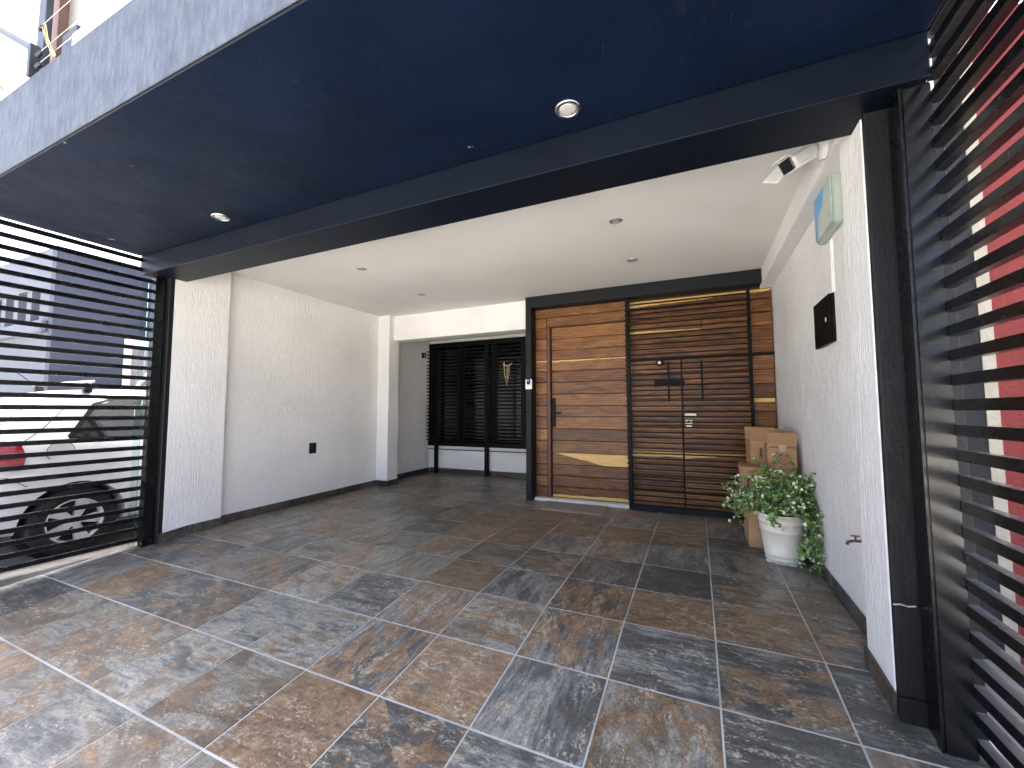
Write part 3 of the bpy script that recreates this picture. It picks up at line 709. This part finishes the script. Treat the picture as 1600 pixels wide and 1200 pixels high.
def pr_emblem(t, hx, hy, hz):
    bm = bmesh.new(); y = -hy - .0012
    def stroke(x0, x1, z0, z1): add_box(bm, x0, x1, y-.0004, y, z0, z1)
    x = -hx*.86; rr = random.Random(3)
    while x < hx*.82:
        wd = rr.uniform(.006, .012)
        if not (-.02 < x < .03): stroke(x, x+wd, hz*.86, hz*.86+rr.choice((.010, .012, .013)))
        x += wd + .0035
    obj('print_line', mesh_of(bm, 'print_line'), 'print_ink', t)
    def arc(cx, cz, r, th, a0, a1, n=24):
        for k in range(n):
            b0, b1 = a0+(a1-a0)*k/n, a0+(a1-a0)*(k+1)/n
            P = [(cx+q*math.cos(b), y-.0003, cz+q*math.sin(b)) for q, b in ((r-th, b0), (r, b0), (r, b1), (r-th, b1))]
            bm2.faces.new([bm2.verts.new(p) for p in P])
    bm2 = bmesh.new(); cx, cz = .012, hz*.42
    arc(cx, cz, .050, .004, R(-210), R(30)); arc(cx, cz, .041, .002, R(-220), R(40))
    arc(cx, cz+.005, .028, .004, 0, 2*math.pi); arc(cx, cz+.002, .014, .003, 0, 2*math.pi)
    for s in (-1, 1): arc(cx+s*.024, cz+.028, .010, .006, 0, 2*math.pi, 12); arc(cx+s*.010, cz+.013, .004, .004, 0, 2*math.pi, 8)
    obj('print_emblem', mesh_of(bm2, 'print_emblem'), 'print_ink', t)
    obj('tape', box_me(-.018, .026, -hy-.0009, -hy-.0002, hz*.70, hz, 0), 'packing_tape', t)
def pr_oval(t, hx, hy, hz):
    bm2 = bmesh.new(); y = -hy-.0012
    for k in range(20):
        P = []
        for q, b in ((.8, k), (1, k), (1, k+1), (.8, k+1)): P.append((-hx*.35+.016*q*math.cos(b*math.pi/10), y, hz*.5+.045*q*math.sin(b*math.pi/10)))
        bm2.faces.new([bm2.verts.new(p) for p in P])
    add_box(bm2, -hx*.35-.006, -hx*.35+.006, y-.0003, y, hz*.5-.03, hz*.5+.03)
    obj('print_emblem', mesh_of(bm2, 'print_emblem'), 'print_ink', t)
def pr_scribble(t, hx, hy, hz):
    bm2 = bmesh.new(); y = -hy-.0012
    for k in range(14):
        P = []
        for q, b in ((.82, k), (1, k), (1, k+1), (.82, k+1)): P.append((-hx*.45+.06*q*math.cos(R(20)+b*math.pi/11), y, hz*.55+.09*q*math.sin(R(20)+b*math.pi/11)))
        bm2.faces.new([bm2.verts.new(p) for p in P])
    add_box(bm2, -hx*.75, -hx*.45, y-.0003, y, hz*.25, hz*.4)
    obj('print_emblem', mesh_of(bm2, 'print_emblem'), 'print_ink', t)
f5 = floorz(4.9)
carton('box', 'pale cardboard box standing on the floor behind the pot, lowest of the stack', .70, 1.52, 4.62, 5.45, f5, .86, 'cardboard_pale', prints=None)
carton('box', 'cardboard box in the middle of the stack, half hidden by the plant', .61, 1.50, 4.60, 5.50, .862, 1.60, 'cardboard', prints=pr_scribble, rz=R(-3))
carton('box', 'open cardboard box with oval print, rear one on top of the stack', .80, 1.34, 5.05, 5.55, 1.602, 2.06, 'cardboard', .26, R(22), pr_oval, rz=R(4))
carton('box', 'open cardboard box with round emblem print, front one on top of the stack', 1.045, 1.50, 4.56, 5.0, 1.602, 2.03, 'cardboard', .23, R(20), pr_emblem, rz=R(-2))
PX, PY = 1.13*T, 4.05*T; PZ = floorz(4.05)*T
pot = thing('flower_pot', 'round cream plastic flower pot with ridged rim by the right wall', 'flower pot', (PX, PY, PZ)); pot.scale = (1.06, 1.06, 1.13)
k_ = .315
prof = [(.095, .004), (.098, 0), (.102, .004), (.105, .02), (.109, .022), (.109, .028), (.107, .03), (.110, .05), (.113, .052), (.1135, .058), (.112, .06), (.135, .205), (.138, .207), (.138, .214), (.136, .216), (.143, .262), (.147, .264), (.147, .270), (.145, .272), (.150, .305), (.156, .309), (.158, .316), (.156, .322), (.148, .322), (.143, .30), (.141, .28), (.02, .28)]
obj('pot_body', lathe_me(prof, 48, 'pot_body'), 'pot', pot, smooth=True)
bm = bmesh.new()
for k in range(4):
    a = k*math.pi/2 + .5; m4 = Matrix.Rotation(a, 4, 'Z') @ Matrix.Translation((.098, 0, 0))
    n0 = len(bm.verts); add_box(bm, -.012, .012, -.022, .022, 0.0005, .012); bm.verts.ensure_lookup_table()
    bmesh.ops.transform(bm, matrix=m4, verts=bm.verts[n0:])
obj('foot_ring', mesh_of(bm, 'foot_ring'), 'pot', pot)
obj('soil', lathe_me([(.139, .281), (.10, .286), (.001, .288)], 32, 'soil'), 'soil', pot)
# plant: arching stems with pairs of small round leaves
def plant():
    rr = random.Random(11)
    t = thing('jade_plant', 'bushy small-leaved jade plant with pale variegated tips spilling from the pot', 'plant', (PX, PY, PZ+.323))
    stems = bmesh.new(); gl = bmesh.new(); pl = bmesh.new()
    def leaf(bm, p, d, s):
        d = d.normalized(); a = d.orthogonal().normalized(); a = Matrix.Rotation(rr.uniform(0, 6.28), 3, d) @ a
        b = d.cross(a).normalized(); n = a.cross(d)
        P = []
        for u, v, h_ in ((0, 0, 0), (.35, .42, .05), (.8, .46, .1), (1.08, 0, .14), (.8, -.46, .1), (.35, -.42, .05)):
            P.append(bm.verts.new(p + s*(u*d + v*b) + a*s*h_))
        c = bm.verts.new(p + s*.55*d + a*s*-.06)
        for i in range(6): bm.faces.new((P[i], P[(i+1) % 6], c))
    def stem(p, d, L, droop, r0, lvl, pale):
        pts = [p.copy()]; n = max(4, int(L/.022)); q = p.copy(); dd = d.normalized()
        for i in range(n):
            dd = (dd + Vector((rr.gauss(0, .13), rr.gauss(0, .13), -droop*(i/n)*.28 + rr.gauss(0, .07)))).normalized()
            q = q + dd*(L/n)
            q.x = min(q.x, 1.545*T - PX)
            pts.append(q.copy())
            if i > n*.12:
                for sgn in (0, 1):
                    ld = (dd*.35 + Vector((rr.gauss(0, 1), rr.gauss(0, 1), rr.gauss(.25, .8))).normalized())
                    tip = i/n
                    bmx = pl if rr.random() < (pale*(.25+.75*tip)) else gl
                    leaf(bmx, q, ld, rr.uniform(.016, .028))
            if lvl and i > n*.25 and rr.random() < .33:
                stem(q, (dd + Vector((rr.gauss(0, .8), rr.gauss(0, .8), rr.gauss(.1, .6)))), L*rr.uniform(.22, .42), droop*.8, r0*.5, lvl-1, pale)
        tube(stems, pts, [r0*(1-.7*i/len(pts)) for i in range(len(pts))], 5, False)
    for k in range(84):
        a = rr.uniform(0, 2*math.pi); rad = rr.uniform(.0, .10)
        p = Vector((rad*math.cos(a), rad*math.sin(a), 0))
        out = rr.uniform(.15, 1.05)
        d = Vector((math.cos(a)*out, math.sin(a)*out, 1.0))
        stem(p, d, rr.uniform(.20, .40), rr.uniform(.2, 1.2), .005, 1, .34)
    for k in range(9):      # trailing stems over the wall side rim
        a = rr.uniform(-1.1, .15); p = Vector((.12*math.cos(a), .12*math.sin(a), .015))
        stem(p, Vector((math.cos(a), math.sin(a)*1.1, .65)), rr.uniform(.34, .52), 4.2, .004, 1, .42)
    for k in range(5):      # long wisps to the left
        a = math.pi + rr.uniform(-.5, .5); p = Vector((.1*math.cos(a), .1*math.sin(a), .01))
        stem(p, Vector((math.cos(a), math.sin(a), .55)), rr.uniform(.20, .30), .9, .004, 1, .45)
    obj('stems', mesh_of(stems, 'stems'), 'stem', t)
    tag(obj('leaves', mesh_of(gl, 'leaves'), 'leaf_green', t), kind='stuff')
    tag(obj('pale_leaves', mesh_of(pl, 'pale_leaves'), 'leaf_pale', t), kind='stuff')
plant()

# ------------------------------------------------------------------ neighbours
nb = thing('neighbour_house', 'blue-grey stuccoed neighbour house beyond the left fence', 'house', (-18*T, 1.31*T, -.06*T))
def NP(name, x0, x1, y0, y1, z0, z1, mat, parent=nb, bevel=.0):
    ox, oy, oz = nb.location
    return obj(name, box_me(x0*T-ox, x1*T-ox, y0*T-oy, y1*T-oy, z0*T-oz, z1*T-oz, bevel, name), mat, parent)
NP('side_wall', -18.3, -18, 1.31, 16, -.05, 7.8, 'navy_stucco')
front = NP('front_wall', -30, -18.301, 1.32, 1.6, -.05, 5.55, 'pale_stucco')
NP('front_wall', -30, -18.301, 1.32, 1.6, 6.6, 7.8, 'pale_stucco')
NP('front_wall', -19.0, -18.301, 1.321, 1.6, 5.551, 6.599, 'pale_stucco')
NP('front_recess', -30, -19.0, 2.1, 2.3, 5.4, 6.7, 'navy_stucco')
x = -19.0
while x > -29:
    NP('fin', x-1.02, x-.66, 1.33, 1.9, 5.551, 6.599, 'pale_stucco'); x -= 1.02
NP('ledge', -30, -18.301, 1.15, 1.319, 5.1, 5.5, 'pale_stucco', bevel=.02)
NP('shade_block', -17.99, -10.7, 8.0, 16, -.05, 24, 'pale_stucco')  # added unseen mass that keeps sun off the car and side wall
NP('roof', -30, -18.301, 1.61, 16, 7.4, 7.7, 'concrete')
gt = thing('arched_gate', 'white framed gate with a curved bar beyond the white car', 'gate', (-17.9*T, 3.6*T, -.06*T))
def GT(name, y0, y1, z0, z1, mat, d=.1): 
    ox, oy, oz = gt.location
    return obj(name, box_me(-17.98*T-ox, (-17.98+d)*T-ox, y0*T-oy, y1*T-oy, z0*T-oz, z1*T-oz, .0, name), mat, gt)
GT('panel', 3.22, 6.3, .0, 4.9, 'mauve_panel', .05)
GT('frame_upright', 3.05, 3.218, -.04, 5.15, 'white_paint', .14); GT('frame_upright', 6.3, 6.48, -.04, 5.15, 'white_paint', .14); GT('frame_head', 3.22, 6.299, 4.92, 5.15, 'white_paint', .14)
obj('curved_bar', tube_me([((.0), (3.25+1.55*(1-math.cos(a))-3.6)*T, (2.6+1.9*math.sin(a)+.06)*T) for a in [k*math.pi/16 for k in range(17)]], .035, 8), 'white_paint', gt)
rw = thing('neighbour_wall', 'red stucco wall with cream stripe and charcoal edge beyond the right fence', 'wall', (3.0*T, 2.0*T, -.02*T))
def RW(name, x0, x1, mat, y=2.0):
    ox, oy, oz = rw.location
    return obj(name, box_me(x0*T-ox, x1*T-ox, y*T-oy, 2.4*T-oy, .0, 7.2*T-oz, .0, name), mat, rw)
RW('charcoal_field', 1.91, 2.785, 'charcoal_stucco'); RW('cream_stripe', 2.786, 2.895, 'cream_stucco', 1.99); RW('red_field', 2.896, 9, 'red_stucco')

# ------------------------------------------------------------------ white hatchback behind the left fence
def car():
    # local axes: +Y forward, X to the right side (towards the fence), origin on the ground below the rear axle, centre line
    hw = .82
    t = thing('parked_car', 'white hatchback with red tail light parked behind the left fence', 'car', (-11.0*T-hw, -.36*T, -.057*T))
    st = [  # y, top of body (roof or hood), belt z, half width, roof half width, lower z
        (-.62, .90, .86, .66, .60, .34), (-.58, .98, .90, .72, .62, .26), (-.48, 1.05, .92, .775, .68, .22), (-.36, 1.21, .94, .80, .67, .20), (-.20, 1.345, .945, .812, .65, .20), (-.05, 1.40, .945, .818, .62, .19),
        (.15, 1.425, .94, .82, .59, .19), (.5, 1.445, .93, .82, .58, .19), (1.0, 1.445, .92, .82, .58, .19), (1.4, 1.41, .91, .82, .575, .19),
        (1.75, 1.24, .90, .82, .585, .19), (2.1, 1.00, .89, .815, .62, .19), (2.3, .93, .86, .81, .64, .19), (2.7, .86, .79, .79, .62, .20), (3.0, .76, .70, .73, .57, .22), (3.12, .62, .58, .64, .5, .28)]
    def sec(r):
        y, zt, zb, w_, rw_, zl = r
        pts = [(w_*.90, zl), (w_*.975, zl+.06), (w_*1.0, zl+.25*(zb-zl)+.06), (w_*1.0, zl+.65*(zb-zl)), (w_*.985, zb-.02), (w_*.955, zb+.03*min(1, (zt-zb)/.3)),
               (rw_+.10*(w_-rw_), zb+(zt-zb)*.86), (rw_*.92, zb+(zt-zb)*.96), (rw_*.5, zt+.012), (0, zt+.02)]
        return pts
    S = [(r[0], sec(r)) for r in st]
    bm = bmesh.new(); rings = []
    for y, pts in S:
        full = pts + [(-a, b) for a, b in pts[-2::-1]]
        rings.append([bm.verts.new((a, y, b)) for a, b in full])
    n = len(rings[0])
    for a, b in zip(rings, rings[1:]):
        for k in range(n-1): bm.faces.new((a[k], a[k+1], b[k+1], b[k]))
        bm.faces.new((a[n-1], a[0], b[0], b[n-1]))
    bm.faces.new(rings[0]); bm.faces.new(rings[-1][::-1])
    bmesh.ops.recalc_face_normals(bm, faces=bm.faces)
    body = obj('body', mesh_of(bm, 'body'), 'car_white', t)
    cut = []
    for wy in (0.0, 2.42):
        for s in (-1, 1):
            me = lathe_me([(.338, -.30), (.338, .30)], 40, axis='X'); c = obj('cutter', me, None, None, (t.location.x + s*.85, t.location.y + wy, t.location.z + .285)); cut.append(c)
    ss = body.modifiers.new('sub', 'SUBSURF'); ss.levels = 1; ss.render_levels = 1
    for c in cut:
        m_ = body.modifiers.new('arch', 'BOOLEAN'); m_.operation = 'DIFFERENCE'; m_.object = c; m_.solver = 'EXACT'
    bpy.context.view_layer.update()
    dg = bpy.context.evaluated_depsgraph_get(); ev = body.evaluated_get(dg)
    me = bpy.data.meshes.new_from_object(ev, depsgraph=dg); body.modifiers.clear(); body.data = me
    me.polygons.foreach_set('use_smooth', [True]*len(me.polygons))
    try: me.set_sharp_from_angle(angle=R(38))
    except Exception: pass
    for c in cut: bpy.data.objects.remove(c)
    bvh_me = me
    from mathutils.bvhtree import BVHTree
    bv = BVHTree.FromPolygons([v.co for v in me.vertices], [p.vertices for p in me.polygons])
    def side_x(y, z):
        hit = bv.ray_cast(Vector((2, y, z)), Vector((-1, 0, 0))); return hit[0].x if hit[0] else .8
    def rear_y(x, z):
        hit = bv.ray_cast(Vector((x, -3, z)), Vector((0, 1, 0))); return hit[0].y if hit[0] else -.6
    def patch(name, poly, mat, off, parent=t, how='side', mirror=True, n=8):
        """fill an outline with a fine grid draped on the body; poly in (y,z) or, for the rear, (x,z)"""
        for s in ((1, -1) if mirror else (1,)):
            bm = bmesh.new(); vs = [bm.verts.new((0, a, b)) for a, b in poly]
            bm.faces.new(vs)
            for _ in range(3): bmesh.ops.subdivide_edges(bm, edges=[e for e in bm.edges if e.calc_length() > .04], cuts=1, use_grid_fill=True); bmesh.ops.triangulate(bm, faces=bm.faces[:])
            for v in bm.verts:
                a, b = v.co.y, v.co.z
                if how == 'side': v.co = Vector((s*(side_x(a, b)+off), a, b))
                else: v.co = Vector((a, rear_y(a, b)-off, b))
            bmesh.ops.recalc_face_normals(bm, faces=bm.faces)
            for f in bm.faces:
                out = Vector((s, 0, 0)) if how == 'side' else Vector((0, -1, 0))
                if f.normal.dot(out) < 0: f.normal_flip()
            obj(name, mesh_of(bm, name), mat, parent, smooth=True)
    patch('window_trim', [(-.075, 1.015), (-.06, .975), (.55, .965), (.55, 1.37), (.30, 1.365), (.12, 1.30)], 'black_plastic', .004)
    patch('side_window', [(-.035, 1.02), (-.02, 1.0), (.52, .99), (.52, 1.345), (.31, 1.34), (.15, 1.28)], 'car_glass', .008)
    patch('side_window', [(.60, .985), (1.62, .97), (1.30, 1.34), (.60, 1.35)], 'car_glass', .006)
    patch('rear_window', [(-.67, 1.0), (.67, 1.0), (.58, 1.335), (-.58, 1.335)], 'rear_glass', .006, how='rear', mirror=False)
    patch('windscreen', [(-.5, .95), (.5, .95)], 'car_glass', .006, how='rear', mirror=False) if False else None
    patch('tail_light', [(-.56, .77), (-.33, .775), (-.315, .86), (-.34, .955), (-.42, .99), (-.52, .985)], 'red_lens', .010)
    patch('tail_light_band', [(-.55, .745), (-.34, .75), (-.335, .775), (-.56, .77)], 'lamp_lens', .009)
    bm = bmesh.new()
    obj('fuel_flap', lathe_me([(.083, .0), (.083, .0015)], 28, axis='X'), 'car_white', t, (side_x(-.12, .885)+.002, -.12, .885))
    obj('fuel_flap_gap', lathe_me([(.0875, .0), (.0875, .0008)], 28, axis='X'), 'black_plastic', t, (side_x(-.12, .885)+.001, -.12, .885))
    def line(name, pts, r=.003):
        P = [(side_x(a, b)+.001, a, b) for a, b in pts]; obj(name, tube_me(P, r, 5), 'black_plastic', t)
    line('hatch_seam', [(-.34, .97), (-.28, 1.02), (-.2, 1.10), (-.1, 1.22), (.0, 1.33)])
    line('bumper_seam', [(-.50, .72), (-.40, .70), (-.30, .62)])
    line('door_seam', [(.56, 1.36), (.56, .9), (.50, .6), (.46, .3)])
    # wheels
    prt = [(.155, -.09), (.20, -.095), (.268, -.088), (.283, -.07), (.285, 0), (.283, .07), (.268, .088), (.20, .095), (.188, .09), (.185, .075)]
    tyre = lathe_me(prt, 44, 'tyre', axis='X', close=False); tyre.materials.append(M['rubber'])
    bm = bmesh.new()
    for k in range(5):        # five twin spokes
        for o_ in (-.13, .13):
            a = 2*math.pi*k/5 + o_; dr = Vector((0, math.cos(a), math.sin(a))); tn = Vector((0, -math.sin(a), math.cos(a)))
            q = [dr*.03+tn*.016, dr*.180+tn*.027, dr*.180-tn*.027, dr*.03-tn*.016]
            A = [bm.verts.new(p+Vector((.070 if i in (1, 2) else .082, 0, 0))) for i, p in enumerate(q)]; B = [bm.verts.new(p+Vector((.045, 0, 0))) for p in q]
            bm.faces.new(A); bm.faces.new(B[::-1])
            for i in range(4): bm.faces.new((A[i], B[i], B[(i+1) % 4], A[(i+1) % 4]))
    bmesh.ops.recalc_face_normals(bm, faces=bm.faces)
    spokes = mesh_of(bm, 'spokes'); spokes.materials.append(M['silver_rim'])
    rim = lathe_me([(.188, .088), (.180, .090), (.170, .072), (.168, -.06)], 44, 'rim', axis='X', close=False); rim.materials.append(M['silver_rim'])
    hub = lathe_me([(.045, .06), (.045, .088), (.03, .094), (.001, .095)], 24, 'hub', axis='X'); hub.materials.append(M['silver_rim'])
    back = lathe_me([(.165, .02), (.165, .03)], 32, 'brake_disc', axis='X'); back.materials.append(M['rubber'])
    for wy in (0.0, 2.42):
        for s in (1, -1):
            wo = obj('wheel', tyre, None, t, (s*.715, wy, .285), (0, 0, 0 if s > 0 else math.pi), True)
            for nm, me_ in (('spokes', spokes), ('rim', rim), ('hub', hub), ('brake_disc', back)): obj(nm, me_, None, wo)
    for wy in (0.0, 2.42):
        for s in (1, -1): obj('wheel_well', lathe_me([(.335, -.25), (.335, -.02)], 32, axis='X'), 'rubber', t, (s*.68 - (0 if s > 0 else -.27), wy, .285))
    # roof rack
    for y in (.12, .85):
        bar = obj('roof_bar', tube_me([(-.62, y, 1.50), (.62, y, 1.50)], .014, 10), 'silver_rim', t, smooth=True)
        for s in (-1, 1): obj('rack_foot', box_me(s*.52-.03, s*.52+.03, y-.03, y+.03, 1.40, 1.49, .008), 'black_plastic', t)
    obj('aerial', tube_me([(.0, .0, 1.42), (.0, -.22, 1.62)], .004, 6), 'black_plastic', t)
    # bumper and plate at the rear
    obj('bumper_strip', box_me(-.60, .60, -.66, -.60, .40, .50, .02, 'strip', 2), 'car_white', t)
    obj('number_plate', box_me(-.15, .15, -.652, -.64, .60, .75, .004), 'white_plastic', t)
car()

# ------------------------------------------------------------------ on the balcony edge: electric fence, stalks and weeds
ef = thing('electric_fence', 'grey metal post with insulators and wires on the balcony edge', 'fence', (-7.3*T, -2.2*T, 6.86*T))
def E3(x, y, z): return ((x+7.3)*T, (y+2.2)*T, (z-6.86)*T)
obj('post', box_me(-.225, -.125, .0, .03, .0, 1.6, .004), 'grey_metal', ef)
obj('short_post', box_me(-.175, -.135, -.045, -.005, .0, .19, .003), 'grey_metal', ef)
obj('side_bar', tube_me([E3(-7.62, -2.25, 7.22), E3(-9.6, -2.25, 8.45)], .022, 6), 'grey_metal', ef)
for z in (6.95, 7.1, 7.45):
    obj('insulator', lathe_me([(.005, -.03), (.011, -.02), (.006, -.01), (.011, 0), (.006, .01), (.011, .02), (.005, .03)], 14, axis='X'), 'grey_metal', ef, E3(-7.47, -2.26, z), smooth=True)
for z in (6.97, 7.12, 7.47): obj('wire', tube_me([E3(-7.47, -2.26, z), E3(-3, -2.26, z+.05), E3(1.8, -2.26, z)], .0022, 5), 'wire', ef)
ds = thing('dry_stalks', 'pale dry plant stalks leaning on the balcony edge post', 'plant', (-7.0*T, -2.28*T, 6.86*T))
rr = random.Random(5)
for k in range(6):
    obj('stalk', tube_me([(rr.uniform(-.01, .04), 0, 0), (rr.uniform(-.06, -.02), -.01, .10), (rr.uniform(-.14, -.08), -.01, .22)], .0016, 5), 'dry_stem', ds)
def weed(x, z, label, up=1):
    t = thing('weed', label, 'weed', (x*T, -2.31*T, z*T), 'weeds on the balcony edge')
    bm = bmesh.new(); q = random.Random(int(x*10))
    for k in range(9):
        a = q.uniform(-1.2, 1.2); L = q.uniform(.05, .11)
        p0 = Vector((q.uniform(-.01, .01), 0, 0)); p1 = p0 + Vector((math.sin(a)*L*.6, -.012, up*L*.6)); p2 = p1 + Vector((math.sin(a)*L*.6, -.012, up*L*.2))
        for s in (1,):
            wv = Vector((.005, 0, 0)); v = [bm.verts.new(p) for p in (p0-wv, p0+wv, p1+wv, p2, p1-wv)]; bm.faces.new(v)
    tag(obj('blades', mesh_of(bm, 'blades'), 'leaf_green', t), kind='stuff')
weed(-3.95, 6.36, 'small green weed growing from the fascia near the top of the frame')
weed(-8.3, 6.85, 'dark small weed on the far left end of the balcony edge')
